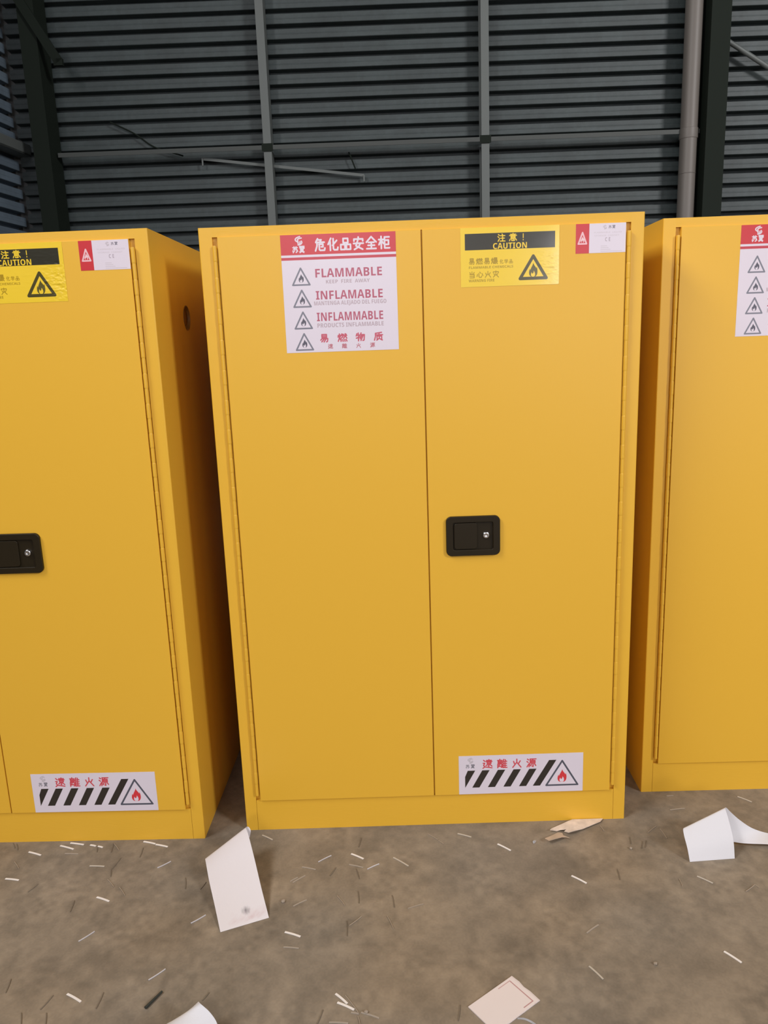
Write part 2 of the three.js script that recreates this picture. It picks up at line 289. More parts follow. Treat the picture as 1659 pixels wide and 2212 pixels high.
function print(w, h, pxW, draw) {                                      // a canvas in fractions of the label: P.* take 0..1 across and down
  const c = document.createElement('canvas'); c.width = pxW; c.height = Math.round((pxW * h) / w);
  const x = c.getContext('2d'), W = c.width, H = c.height;
  const P = {
    rect: (a, b, d, e, col) => { x.fillStyle = col; x.fillRect(a * W, b * H, (d - a) * W, (e - b) * H); },
    poly: (pts, col) => { x.fillStyle = col; x.beginPath(); pts.forEach(([a, b], i) => (i ? x.lineTo(a * W, b * H) : x.moveTo(a * W, b * H))); x.closePath(); x.fill(); },
    han: (ch, a, b, d, e, col, weight = 11) => {
      x.strokeStyle = col; x.lineCap = 'round'; x.lineJoin = 'round'; const sx = ((d - a) * W) / 100, sy = ((e - b) * H) / 100;
      x.lineWidth = (weight * (sx + sy)) / 2;
      for (const s of HAN[ch].split('|')) { const n = s.split(' ').map(Number); x.beginPath(); for (let i = 0; i < n.length; i += 2) { const X = a * W + n[i] * sx, Y = b * H + n[i + 1] * sy; if (i) x.lineTo(X, Y); else x.moveTo(X, Y); } x.stroke(); }
    },
    text: (str, a, d, b, e, col, font = 'bold', spacing = 0) => {      // fitted to the span a..d across, b..e down (capital height)
      const cap = (e - b) * H, size = cap / 0.72; x.font = `${font} ${size}px sans-serif`; x.fillStyle = col; x.textBaseline = 'alphabetic'; x.textAlign = 'left';
      const wd = x.measureText(str).width; x.save(); x.translate(a * W, e * H); x.scale(((d - a) * W) / wd, 1); x.fillText(str, 0, 0); x.restore();
    },
    triangle: (cx, top, half, bottom, thick, col) => {
      x.strokeStyle = col; x.lineJoin = 'round'; x.lineWidth = thick * W; const t = (thick * W) / 2;
      x.beginPath(); x.moveTo(cx * W, top * H + t * 1.6); x.lineTo((cx + half) * W - t * 1.6, bottom * H - t); x.lineTo((cx - half) * W + t * 1.6, bottom * H - t); x.closePath(); x.stroke();
    },
    flame: (cx, top, wd, bottom, col, hole) => {
      const X = (u) => (cx + u * wd) * W, Y = (v) => (top + v * (bottom - top)) * H;
      x.fillStyle = col; x.beginPath(); x.moveTo(X(0.02), Y(0));
      x.bezierCurveTo(X(0.05), Y(0.2), X(0.36), Y(0.3), X(0.36), Y(0.44)); x.lineTo(X(0.42), Y(0.3));
      x.bezierCurveTo(X(0.62), Y(0.7), X(0.45), Y(0.98), X(0.16), Y(1)); x.lineTo(X(-0.2), Y(1));
      x.bezierCurveTo(X(-0.56), Y(0.92), X(-0.56), Y(0.62), X(-0.38), Y(0.42)); x.lineTo(X(-0.33), Y(0.55));
      x.bezierCurveTo(X(-0.3), Y(0.36), X(-0.08), Y(0.24), X(0.02), Y(0)); x.fill();
      x.fillStyle = hole; x.beginPath(); x.moveTo(X(0.06), Y(0.56)); x.bezierCurveTo(X(0.3), Y(0.75), X(0.26), Y(0.95), X(0.1), Y(0.99)); x.lineTo(X(-0.14), Y(0.99));
      x.bezierCurveTo(X(-0.36), Y(0.9), X(-0.26), Y(0.74), X(-0.2), Y(0.66)); x.lineTo(X(-0.12), Y(0.78)); x.bezierCurveTo(X(0.02), Y(0.76), X(0.06), Y(0.66), X(0.06), Y(0.56)); x.fill();
    },
    swoosh: (cx, cy, s, col) => {                                      // the maker's curled emblem
      x.strokeStyle = col; x.lineCap = 'round'; const X = (u) => cx * W + u * s * W, Y = (v) => cy * H + v * s * W; x.lineWidth = 0.16 * s * W;
      x.beginPath(); x.moveTo(X(0.22), Y(-0.5)); x.bezierCurveTo(X(-0.2), Y(-0.42), X(-0.5), Y(-0.2), X(-0.3), Y(0.0)); x.bezierCurveTo(X(-0.1), Y(0.18), X(0.1), Y(0.1), X(-0.05), Y(0.3)); x.stroke();
      x.beginPath(); x.moveTo(X(0.42), Y(-0.32)); x.bezierCurveTo(X(0.0), Y(-0.3), X(-0.2), Y(-0.12), X(-0.02), Y(0.0)); x.stroke();
      x.beginPath(); x.moveTo(X(0.4), Y(0.05)); x.bezierCurveTo(X(0.6), Y(0.3), X(0.3), Y(0.5), X(-0.1), Y(0.5)); x.bezierCurveTo(X(0.1), Y(0.46), X(0.3), Y(0.3), X(0.22), Y(0.12)); x.stroke();
    },
  };
  draw(P); const t = new THREE.CanvasTexture(c); t.colorSpace = THREE.SRGBColorSpace; t.anisotropy = 8; return t;
}
const WHITE = '#dcd3de', RED = '#c8323a', INK = '#b0566c', SUB = '#b3a0aa', GREY = '#7a7a86', FLAME = '#54525f';
const signMap = print(0.281, 0.281, 1024, (P) => {
  P.rect(0, 0, 1, 1, WHITE); P.rect(0, 0, 1, 0.168, RED); P.rect(0, 0.188, 1, 0.211, '#bf3d4b');
  P.swoosh(0.155, 0.05, 0.068, WHITE); P.han('苏', 0.1, 0.092, 0.15, 0.152, WHITE, 15); P.han('翼', 0.158, 0.092, 0.208, 0.152, WHITE, 15);
  [...'危化品安全柜'].forEach((ch, i) => P.han(ch, 0.292 + i * 0.1115, 0.034, 0.392 + i * 0.1115, 0.144, WHITE, 14));
  for (let k = 0; k < 4; k++) { const y = 0.268 + k * 0.186; P.triangle(0.162, y, 0.086, y + 0.158, 0.014, GREY); P.flame(0.163, y + 0.058, 0.044, y + 0.13, FLAME, WHITE); }
  P.text('FLAMMABLE', 0.28, 0.878, 0.289, 0.362, INK); P.text('KEEP  FIRE  AWAY', 0.375, 0.763, 0.384, 0.414, SUB);
  P.text('INFLAMABLE', 0.281, 0.878, 0.475, 0.548, INK); P.text('MANTENGA ALEJADO DEL FUEGO', 0.262, 0.905, 0.563, 0.597, SUB);
  P.text('INFLAMMABLE', 0.28, 0.875, 0.66, 0.733, INK); P.text('PRODUCTS INFLAMMABLE', 0.28, 0.875, 0.752, 0.788, SUB);
  [...'易燃物质'].forEach((ch, i) => P.han(ch, 0.297 + i * 0.161, 0.843, 0.382 + i * 0.161, 0.918, '#c05468', 14));
  [...'遠離火源'].forEach((ch, i) => P.han(ch, 0.37 + i * 0.125, 0.933, 0.413 + i * 0.125, 0.975, '#b97480', 14));
});
const LEMON = '#f0cc33', OLIVE = '#2c2a1c', DULL = '#a98a17';
const cautionMap = print(0.241, 0.139, 1024, (P) => {
  P.rect(0, 0, 1, 1, LEMON); P.rect(0.045, 0.1, 0.957, 0.375, OLIVE);
  P.han('注', 0.375, 0.115, 0.455, 0.25, LEMON, 13); P.han('意', 0.49, 0.115, 0.575, 0.25, LEMON, 12); P.han('!', 0.6, 0.115, 0.67, 0.25, LEMON, 12);
  P.text('CAUTION', 0.325, 0.68, 0.268, 0.366, LEMON);
  [...'易燃易爆'].forEach((ch, i) => P.han(ch, 0.08 + i * 0.077, 0.51, 0.146 + i * 0.077, 0.622, DULL, 13));
  [...'化学品'].forEach((ch, i) => P.han(ch, 0.395 + i * 0.048, 0.545, 0.435 + i * 0.048, 0.62, DULL, 12));
  P.text('FLAMMABLE CHEMICALS', 0.08, 0.535, 0.648, 0.69, DULL);
  [...'当心火灾'].forEach((ch, i) => P.han(ch, 0.08 + i * 0.081, 0.735, 0.149 + i * 0.081, 0.85, DULL, 12));
  P.text('WARNING FIRE', 0.08, 0.345, 0.872, 0.918, DULL);
  P.triangle(0.738, 0.465, 0.158, 0.913, 0.031, '#4a431c'); P.flame(0.738, 0.62, 0.085, 0.862, '#5c5424', LEMON);
});
const plateMap = print(0.1215, 0.071, 768, (P) => {
  P.rect(0, 0, 1, 1, WHITE); P.rect(0, 0, 0.268, 1, RED);
  P.triangle(0.134, 0.25, 0.106, 0.7, 0.03, '#e9bcc2'); P.flame(0.134, 0.42, 0.075, 0.64, '#e9c6cb', RED);
  P.swoosh(0.575, 0.135, 0.075, '#bdb3bb'); P.han('苏', 0.652, 0.075, 0.708, 0.185, '#8f8792', 14); P.han('翼', 0.724, 0.075, 0.785, 0.185, '#85808c', 14);
  P.text('FLAMMABLE  LIQUID', 0.36, 0.92, 0.285, 0.335, '#c5bac2', ''); P.text('STORAGE  CABINET', 0.37, 0.87, 0.39, 0.44, '#c5bac2', '');
  P.text('C', 0.585, 0.63, 0.48, 0.61, '#a89aa6'); P.text('E', 0.655, 0.695, 0.48, 0.61, '#a89aa6');
  for (const [a, b, y] of [[0.5, 0.63, 0.76], [0.5, 0.66, 0.82], [0.5, 0.7, 0.88], [0.5, 0.93, 0.94]]) P.rect(a, y, b, y + 0.022, '#c9bfc8');
});
const stripeMap = print(0.351, 0.1195, 1024, (P) => {
  P.rect(0, 0, 1, 1, WHITE);
  P.swoosh(0.092, 0.125, 0.045, '#bdb6bd'); P.han('苏', 0.056, 0.22, 0.086, 0.325, '#8a8790', 13); P.han('翼', 0.097, 0.22, 0.128, 0.325, '#7d7a84', 13);
  [...'遠離火源'].forEach((ch, i) => P.han(ch, 0.192 + i * 0.1175, 0.105, 0.272 + i * 0.1175, 0.345, '#cc4a55', 12));
  const D = '#2f2924';
  P.poly([[0.072, 0.385], [0.132, 0.385], [0.05, 0.83], [0.05, 0.545]], D);
  for (let k = 0; k < 4; k++) P.poly([[0.189 + k * 0.126, 0.385], [0.248 + k * 0.126, 0.385], [0.165 + k * 0.126, 0.83], [0.107 + k * 0.126, 0.83]], D);
  P.poly([[0.727, 0.17], [0.785, 0.17], [0.655, 0.83], [0.597, 0.83]], D);
  P.triangle(0.832, 0.165, 0.138, 0.85, 0.014, '#50525e'); P.flame(0.832, 0.42, 0.072, 0.75, '#d2383f', WHITE);
});
const film = lattice(26, 61), film2 = lattice(60, 62);
const filmBump = dataTexture(512, (u, v) => { const k = Math.max(0, Math.min(1, (u - 0.72) * 5)) * Math.max(0, 1 - Math.abs(v - 0.32) * 2.6); const h = 128 + 120 * (0.05 + k) * ((film(u, v) - 0.5) * 1.4 + 0.5 * (film2(u, v) - 0.5)); return [h, h, h]; }, false);
const printed = (map, extra = {}) => new THREE.MeshPhysicalMaterial({ map, roughness: 0.33, ...extra });
M.sign = printed(signMap); M.plate = printed(plateMap); M.stripe = printed(stripeMap, { roughness: 0.45 });
M.caution = printed(cautionMap, { roughness: 0.3, clearcoat: 0.8, clearcoatRoughness: 0.12, bumpMap: filmBump, bumpScale: 0.003 });

// ---------------------------------------------------------------- the safety cabinet
const CW = 1.0877, CH = 1.65, CD = 0.86;
function makeCabinet(label) {
  const t = thing('safety_cabinet', label, 'cabinet', 0, 0, 0, 0, 'yellow safety cabinets in a row');
  const w = CW / 2;
  // carcass
  const side = (s) => {
    const sh = new THREE.Shape(); sh.moveTo(-CD, 0); sh.lineTo(-0.03, 0); sh.lineTo(-0.03, CH); sh.lineTo(-CD, CH); sh.closePath();
    const hole = new THREE.Path(); hole.absarc(-0.287, 1.449, 0.031, 0, Math.PI * 2, true); sh.holes.push(hole);
    const g = new THREE.ExtrudeGeometry(sh, { depth: 0.0035, bevelEnabled: false, curveSegments: 32 }).rotateY(-Math.PI / 2);   // shape x becomes z, depth becomes -x
    const m = part('side_panel', g.translate(s > 0 ? w : -w + 0.0035, 0, 0), M.yellow, t);
    const cup = new THREE.LatheGeometry([[0.0, -0.006], [0.02, -0.006], [0.0215, -0.004], [0.024, -0.012], [0.03, -0.014], [0.031, 0.001], [0.034, 0.0012], [0.034, 0]].map((q) => new THREE.Vector2(...q)), 36).rotateZ(-Math.PI / 2);
    if (s < 0) cup.rotateY(Math.PI);
    part('vent_cap', cup.translate(s * w, 1.449, -0.287), M.bung, m, 'round recessed vent cap');
  };
  side(1); side(-1);
  part('top_panel', span(-w + 0.0035, w - 0.0035, CH - 0.012, CH, -CD, -0.03), M.yellow, t);
  part('back_panel', span(-w + 0.004, w - 0.004, 0.004, CH - 0.012, -CD, -CD + 0.004), M.yellow, t);
  part('bottom_panel', span(-w + 0.004, w - 0.004, 0.03, 0.034, -CD + 0.004, -0.014), M.yellow, t);
  // front frame
  const profile = (a, b, r) => { const s = new THREE.Shape(); s.moveTo(a, -0.03); s.lineTo(b, -0.03); s.lineTo(b, 0); s.lineTo(a + Math.sign(b - a) * r, 0); s.quadraticCurveTo(a, 0, a, -r); s.closePath(); return s; };
  const stile = (a, b) => new THREE.ExtrudeGeometry(profile(a, b, 0.003), { depth: CH, bevelEnabled: false, curveSegments: 6 }).rotateX(-Math.PI / 2).scale(1, 1, -1);
  const flip = (g) => { const q = g.index ? g.toNonIndexed() : g; for (const k of ['position', 'normal', 'uv']) { const at = q.attributes[k], n = at.itemSize, a = at.array; for (let i = 0; i < a.length; i += 3 * n) for (let c = 0; c < n; c++) { const h = a[i + n + c]; a[i + n + c] = a[i + 2 * n + c]; a[i + 2 * n + c] = h; } } q.computeVertexNormals(); return q; };
  part('frame_stile', flip(stile(-w, -0.511)), M.yellow, t);
  part('frame_stile', flip(stile(w, 0.511)), M.yellow, t);
  part('frame_rail', span(-0.511, 0.511, 1.6273, CH, -0.03, 0), M.yellow, t);
  part('base_rail', span(-0.5102, 0.5102, 0.0, 0.0945, -0.03, 0), M.yellow, t);
  part('door_stop', merge([span(-0.511, -0.498, 0.095, 1.627, -0.012, -0.008), span(0.498, 0.511, 0.095, 1.627, -0.012, -0.008), span(-0.0016, 0.0016, 0.095, 1.627, -0.01, -0.005)]), M.yellow, t);
  // doors
  const door = (s) => {
    const x0 = s < 0 ? -0.4975 : 0.0016, x1 = s < 0 ? -0.0016 : 0.4975;
    const d = part('door', rbox(x0, x1, 0.0955, 1.627, -0.03, 0.005, 0.001), M.yellow, t);
    const n = 40, pts = [];
    for (let k = 0; k < n; k++) { const y = 0.113 + (k * 1.494) / n, q = 1.494 / n, r = k % 2 ? 0.0052 : 0.0048; pts.push([r - 0.0006, y + 0.0002], [r, y + 0.003], [r, y + q - 0.003], [r - 0.0006, y + q - 0.0002]); }
    part('hinge', new THREE.LatheGeometry(pts.map((q) => new THREE.Vector2(...q)), 14).translate(s * 0.5056, 0, 0.0046), M.yellow, d);
    return d;
  };
  const dl = door(-1), dr = door(1), F = 0.005;
  const sticker = (name, map, x0, x1, y0, y1, d, lab) => part(name, box(x1 - x0, y1 - y0, 0.0005, (x0 + x1) / 2, (y0 + y1) / 2, F + 0.00025), map, d, lab);
  sticker('warning_sign', M.sign, -0.344, -0.063, 1.3445, 1.6255, dl, 'red and white flammable warning sign');
  sticker('caution_sticker', M.caution, 0.0945, 0.3355, 1.488, 1.6265, dr, 'yellow and black caution sticker');
  sticker('maker_label', M.plate, 0.3755, 0.497, 1.5575, 1.6285 - 0.0025, dr, 'small red and white label');
  sticker('fire_sticker', M.stripe, 0.07, 0.421, 0.097, 0.2165, dr, 'white sticker with black stripes and a red flame');
  // recessed paddle latch
  const hx = 0.1172, hy = 0.8565, hw = 0.139, hh = 0.104;
  const ring = roundRect(new THREE.Shape(), -hw / 2, -hh / 2, hw, hh, 0.013);
  ring.holes.push(roundRect(new THREE.Path(), -hw / 2 + 0.0155, -hh / 2 + 0.0135, hw - 0.031, hh - 0.027, 0.006));
  part('latch_bezel', new THREE.ExtrudeGeometry(ring, { depth: 0.006, bevelEnabled: true, bevelSize: 0.0015, bevelThickness: 0.0018, bevelSegments: 3, curveSegments: 8 }).translate(hx, hy, F), M.black, dr);
  part('latch_pan', box(hw - 0.028, hh - 0.024, 0.001, hx, hy, F + 0.0006), M.black, dr);
  const pad = roundRect(new THREE.Shape(), -0.0295, -0.034, 0.059, 0.068, 0.007);
  part('latch_paddle', new THREE.ExtrudeGeometry(pad, { depth: 0.0035, bevelEnabled: true, bevelSize: 0.0012, bevelThickness: 0.0015, bevelSegments: 3, curveSegments: 8 }).rotateY(0.03).translate(hx - 0.0195, hy, F + 0.0015), M.black, dr);
  part('key_lock', new THREE.LatheGeometry([[0.0, 0.0046], [0.003, 0.0046], [0.0034, 0.0062], [0.0072, 0.0058], [0.0086, 0.0045], [0.0095, 0.001], [0.0095, 0]].map((q) => new THREE.Vector2(...q)), 28).rotateX(Math.PI / 2).translate(0.1515, 0.8575, F + 0.001), M.chrome, dr, 'chrome key lock');
  return t;
}
const middle = makeCabinet('yellow two-door steel safety cabinet in the middle, seen whole between two others');
const leftCab = middle.clone(); leftCab.name = numbered('safety_cabinet'); leftCab.position.set(-1.2016, 0, 0.0217); leftCab.rotation.y = -0.0196;
leftCab.userData = { ...middle.userData, label: 'yellow steel safety cabinet at left, a round vent showing in its right side' }; scene.add(leftCab);
const rightCab = middle.clone(); rightCab.name = numbered('safety_cabinet'); rightCab.position.set(1.1776, 0, -0.1241); rightCab.rotation.y = -0.0104;
rightCab.userData = { ...middle.userData, label: 'yellow steel safety cabinet at right, set back a little and cut by the right edge' }; scene.add(rightCab);

// ---------------------------------------------------------------- paper and litter on the floor
// a sheet swept between two edge curves, with real thickness
function ribbon(left, right, n = 48, across = 10, thick = 0.0005) {
  const A = new THREE.CatmullRomCurve3(left.map((q) => new THREE.Vector3(...q)), false, 'centripetal'), B = new THREE.CatmullRomCurve3(right.map((q) => new THREE.Vector3(...q)), false, 'centripetal');
  const P = [];
  for (let i = 0; i <= n; i++) { const a = A.getPoint(i / n), b = B.getPoint(i / n); P.push(Array.from({ length: across + 1 }, (_, j) => a.clone().lerp(b, j / across))); }
  const N = P.map((r, i) => r.map((p, j) => {
    const du = P[Math.min(n, i + 1)][j].clone().sub(P[Math.max(0, i - 1)][j]), dv = P[i][Math.min(across, j + 1)].clone().sub(P[i][Math.max(0, j - 1)]);
    return dv.cross(du).normalize();
  }));
  const pos = [], uv = [], idx = [], S = across + 1;
  for (const s of [0.5, -0.5]) for (let i = 0; i <= n; i++) for (let j = 0; j <= across; j++) { const p = P[i][j].clone().addScaledVector(N[i][j], s * thick); pos.push(p.x, p.y, p.z); uv.push(j / across, i / n); }
  const off = (n + 1) * S;
  for (let i = 0; i < n; i++) for (let j = 0; j < across; j++) {
    const a = i * S + j, b = a + 1, c = a + S, d = c + 1;
    idx.push(a, b, c, b, d, c, off + a, off + c, off + b, off + b, off + c, off + d);
  }
  for (let i = 0; i < n; i++) for (const j of [0, across]) { const a = i * S + j, c = a + S; idx.push(a, c, off + a, c, off + c, off + a); }
  for (let j = 0; j < across; j++) for (const i of [0, n]) { const a = i * S + j, b = a + 1; idx.push(a, off + a, b, b, off + a, off + b); }
  const g = new THREE.BufferGeometry(); g.setAttribute('position', new THREE.Float32BufferAttribute(pos, 3)); g.setAttribute('uv', new THREE.Float32BufferAttribute(uv, 2));
  g.setIndex(idx); const flat = g.toNonIndexed(); g.computeVertexNormals(); return g;
}
function tagged(name, geo, material, label, category, group, x, z) {   // one-mesh thing, geometry in world metres, origin moved to its base
  const m = new THREE.Mesh(geo.translate(-x, 0, -z), material); m.name = numbered(name); m.position.set(x, 0, z); m.castShadow = m.receiveShadow = true;
  m.userData = { label, category }; if (group) m.userData.group = group; scene.add(m); return m;
}
const smudge = (() => {                                                // grey scuff near one corner of the sheet
  const c = document.createElement('canvas'); c.width = 512; c.height = 1024; const x = c.getContext('2d');
  x.fillStyle = '#eeeaec'; x.fillRect(0, 0, 512, 1024);
  let q = 5; const r = () => { q = (q * 1664525 + 1013904223) >>> 0; return q / 4294967296; };
  for (let i = 0; i < 240; i++) { const a = r() * 6.28, d = r() * 42; x.fillStyle = `rgba(120,112,118,${0.012 + 0.03 * r()})`; x.beginPath(); x.arc(300 + d * Math.cos(a) * 1.1, 955 + d * Math.sin(a) * 0.5, 3 + 9 * r(), 0, 7); x.fill(); }
  for (let i = 0; i < 60; i++) { x.fillStyle = 'rgba(130,122,126,0.012)'; x.beginPath(); x.ellipse(120 + 380 * r(), 1000 - 50 * r() * r(), 20 + 40 * r(), 5 + 8 * r(), -0.2, 0, 7); x.fill(); }
  const t = new THREE.CanvasTexture(c); t.colorSpace = THREE.SRGBColorSpace; return t;
})();
M.paperScuffed = M.paper.clone(); M.paperScuffed.map = smudge; M.paperScuffed.color.setRGB(0.86, 0.85, 0.87);
tagged('paper_sheet', ribbon(
  [[-0.539, 0.0006, 0.397], [-0.566, 0.016, 0.327], [-0.594, 0.034, 0.257], [-0.613, 0.046, 0.204], [-0.6195, 0.045, 0.184], [-0.619, 0.034, 0.174], [-0.616, 0.016, 0.169], [-0.614, 0.002, 0.168]],
  [[-0.429, 0.0006, 0.354], [-0.456, 0.029, 0.285], [-0.484, 0.061, 0.21], [-0.509, 0.089, 0.147], [-0.518, 0.0945, 0.125], [-0.513, 0.091, 0.118], [-0.507, 0.082, 0.122], [-0.509, 0.068, 0.13]]),
M.paperScuffed, 'tall white paper sheet with a scuffed corner, bent over between left and middle cabinets', 'paper', null, -0.53, 0.28);
tagged('paper_sheet', ribbon(
  [[0.657, 0.0006, 0.197], [0.655, 0.03, 0.181], [0.653, 0.056, 0.158], [0.656, 0.064, 0.146], [0.668, 0.060, 0.138], [0.70, 0.046, 0.133], [0.75, 0.026, 0.134], [0.81, 0.012, 0.141], [0.89, 0.009, 0.148], [0.94, 0.003, 0.15]],
  [[0.778, 0.0006, 0.189], [0.779, 0.045, 0.172], [0.776, 0.088, 0.142], [0.774, 0.107, 0.126], [0.780, 0.104, 0.118], [0.795, 0.087, 0.113], [0.82, 0.062, 0.110], [0.86, 0.032, 0.109], [0.91, 0.013, 0.108], [0.98, 0.003, 0.105]], 64),
M.paper, 'white paper strip folded over in a loop before the right cabinet, its tail running right', 'paper', null, 0.78, 0.16);
tagged('paper_sheet', ribbon(
  [[-0.60, 0.0006, 0.94], [-0.60, 0.03, 0.86], [-0.594, 0.05, 0.77], [-0.591, 0.056, 0.724], [-0.585, 0.046, 0.698], [-0.578, 0.022, 0.69], [-0.574, 0.002, 0.69]],
  [[-0.455, 0.0006, 0.80], [-0.464, 0.02, 0.745], [-0.477, 0.05, 0.704], [-0.492, 0.069, 0.694], [-0.513, 0.08, 0.683], [-0.522, 0.07, 0.668], [-0.52, 0.04, 0.664]]),
M.paper, 'white curled paper peeking in at the bottom edge, left of the middle', 'paper', null, -0.53, 0.77);
{
  const cardMap = print(0.129, 0.082, 512, (P) => {
    P.rect(0, 0, 1, 1, '#e3d8d6'); const c = '#b98e8e';
    P.rect(0.905, 0.07, 0.925, 0.93, c); P.rect(0.64, 0.065, 0.925, 0.095, '#c9a9a7'); P.rect(0.7, 0.905, 0.925, 0.935, c);
  });
  const card = thing('card', 'white card with a faint pink border line lying flat at the bottom edge', 'card', 0.104, 0, 0.625, 0.637);
  const s = new THREE.Shape(); s.moveTo(-0.0645, -0.041); s.lineTo(0.0645, -0.041); s.lineTo(0.0655, -0.012); s.lineTo(0.0635, 0.004); s.lineTo(0.066, 0.02); s.lineTo(0.0645, 0.041); s.lineTo(-0.0645, 0.041); s.closePath();
  part('backing', new THREE.ExtrudeGeometry(s, { depth: 0.0016, bevelEnabled: false }).rotateX(-Math.PI / 2).translate(0, 0.0004, 0), new THREE.MeshStandardMaterial({ color: new THREE.Color().setRGB(0.7, 0.62, 0.6), roughness: 0.8 }), card);
  part('face_sheet', box(0.1255, 0.0008, 0.08, -0.0015, 0.0024, 0), new THREE.MeshStandardMaterial({ map: cardMap, roughness: 0.7 }), card);
}
{
  const tan = lattice(14, 71), tan2 = lattice(50, 72);
  const cardboard = new THREE.MeshStandardMaterial({ map: dataTexture(256, (u, v) => { const t = 0.92 + 0.1 * tan(u, v) + 0.04 * tan2(u, v); return [Math.min(255, 226 * t), Math.min(255, 210 * t), Math.min(255, 196 * t)]; }, true, 5), roughness: 0.9, side: THREE.DoubleSide });
  const brown = cardboard.clone(); brown.color.setRGB(0.72, 0.66, 0.58);
  const t = thing('torn_cardboard', 'crumpled torn piece of beige cardboard stuck under the middle cabinet front edge', 'cardboard', 0.38, 0, 0.05);
  const flap = (pts, lift, thick) => {
    const s = new THREE.Shape(pts.map(([x, z]) => new THREE.Vector2(x - 0.38, -(z - 0.05))));
    const g = new THREE.ExtrudeGeometry(s, { depth: thick, bevelEnabled: false }).rotateX(-Math.PI / 2), p = g.attributes.position;
    for (let i = 0; i < p.count; i++) p.setY(i, p.getY(i) + lift(p.getX(i) + 0.38, p.getZ(i) + 0.05));
    g.computeVertexNormals(); return g;
  };
  part('torn_sheet', flap([[0.3198, 0.0513], [0.326, 0.043], [0.3345, 0.0375], [0.3612, 0.0235], [0.38, 0.011], [0.3942, 0.002], [0.482, 0.002], [0.4707, 0.0183], [0.44, 0.034], [0.412, 0.05], [0.3842, 0.0651], [0.3674, 0.0705], [0.3578, 0.0617], [0.366, 0.0537], [0.3486, 0.0507], [0.3386, 0.0544]], (x, z) => 0.002 + 0.007 * Math.min(1, z / 0.06) * (0.7 + 0.5 * Math.sin(x * 70)), 0.0015), cardboard, t);
  part('torn_flap', flap([[0.2969, 0.0937], [0.32, 0.076], [0.3403, 0.0587], [0.3517, 0.0625], [0.352, 0.078], [0.3648, 0.0949], [0.355, 0.088], [0.345, 0.0885], [0.3047, 0.1081]], (x, z) => 0.001 + 0.011 * Math.max(0, (z - 0.058) / 0.05), 0.0015), brown, t);
}
// thin cut strips and slivers scattered over the floor
const scrapLitTone = {  // how each piece catches the light is put into its colour
  white: new THREE.MeshStandardMaterial({ color: new THREE.Color().setRGB(0.84, 0.8, 0.77), roughness: 0.45 }),
  pale: new THREE.MeshStandardMaterial({ color: new THREE.Color().setRGB(0.52, 0.47, 0.4), roughness: 0.5 }),
  grey: new THREE.MeshStandardMaterial({ color: new THREE.Color().setRGB(0.36, 0.31, 0.26), roughness: 0.5 }),
  silver: new THREE.MeshStandardMaterial({ color: new THREE.Color().setRGB(0.62, 0.62, 0.68), roughness: 0.4, metalness: 0.3 }),
  dark: new THREE.MeshStandardMaterial({ color: new THREE.Color().setRGB(0.2, 0.165, 0.125), roughness: 0.7 }),
  thin: new THREE.MeshStandardMaterial({ color: new THREE.Color().setRGB(0.36, 0.29, 0.22), roughness: 0.7 }),
};
const scrapSize = { white: [0.005, 0.0014], pale: [0.004, 0.0012], grey: [0.0038, 0.0008], silver: [0.0027, 0.0018], dark: [0.0012, 0.0018], thin: [0.0018, 0.0018] };
const scrapNames = { white: 'strip_scrap', pale: 'strip_scrap', grey: 'strip_scrap', silver: 'metal_strip_scrap', dark: 'sliver', thin: 'sliver' };
const scrapGeo = {};
for (const [k, [w, h]] of Object.entries(scrapSize)) {                 // unit-length strip, slightly bowed, chamfered along its edges
  const s = new THREE.Shape(); const c = 0.0004; s.moveTo(-w / 2, 0); s.lineTo(w / 2, 0); s.lineTo(w / 2, h - c); s.lineTo(w / 2 - c, h); s.lineTo(-w / 2 + c, h); s.lineTo(-w / 2, h - c); s.closePath();
  const g = new THREE.ExtrudeGeometry(s, { depth: 0.04, steps: 6, bevelEnabled: false }).translate(0, 0, -0.02).rotateY(Math.PI / 2), p = g.attributes.position;
  for (let i = 0; i < p.count; i++) { const q = p.getX(i) / 0.02; p.setZ(i, p.getZ(i) + 0.0008 * q * q); }
  g.computeVertexNormals(); scrapGeo[k] = g;
}
function scrap(kind, x, z, length, turn, label) {
  const m = new THREE.Mesh(scrapGeo[kind], scrapLitTone[kind]); m.name = numbered(scrapNames[kind]); m.castShadow = m.receiveShadow = true;
  m.position.set(x, 0.0003, z); m.rotation.y = turn; m.scale.x = length / 0.04;
  m.userData = { label, category: 'scrap', group: 'thin scraps strewn over the floor' }; scene.add(m);
}
scrap('white', -1.125, 0.077, 0.044, -0.38, 'white flat strip scrap, leftmost of seven along the foot of the left cabinet');
scrap('white', -1.044, 0.054, 0.048, -0.38, 'white flat strip scrap, second of seven along the foot of the left cabinet');
scrap('white', -1.021, 0.039, 0.043, -0.23, 'white flat strip scrap, third of seven along the foot of the left cabinet');
scrap('white', -0.972, 0.049, 0.019, -0.32, 'white flat strip scrap, fourth of seven along the foot of the left cabinet');
scrap('white', -0.949, 0.056, 0.017, -0.37, 'white flat strip scrap, fifth of seven along the foot of the left cabinet');
scrap('white', -0.813, 0.044, 0.039, -0.32, 'white flat strip scrap, sixth of seven along the foot of the left cabinet');
scrap('white', -0.774, 0.059, 0.039, -0.32, 'white flat strip scrap, rightmost of seven along the foot of the left cabinet');
scrap('grey', -1.020, 0.082, 0.040, -0.09, 'only dull grey strip scrap along the foot of the left cabinet');
scrap('thin', -1.154, 0.125, 0.038, -0.85, 'tan thin sliver, left of two along the foot of the left cabinet');
scrap('thin', -0.902, 0.059, 0.038, -0.89, 'tan thin sliver, right of two along the foot of the left cabinet');
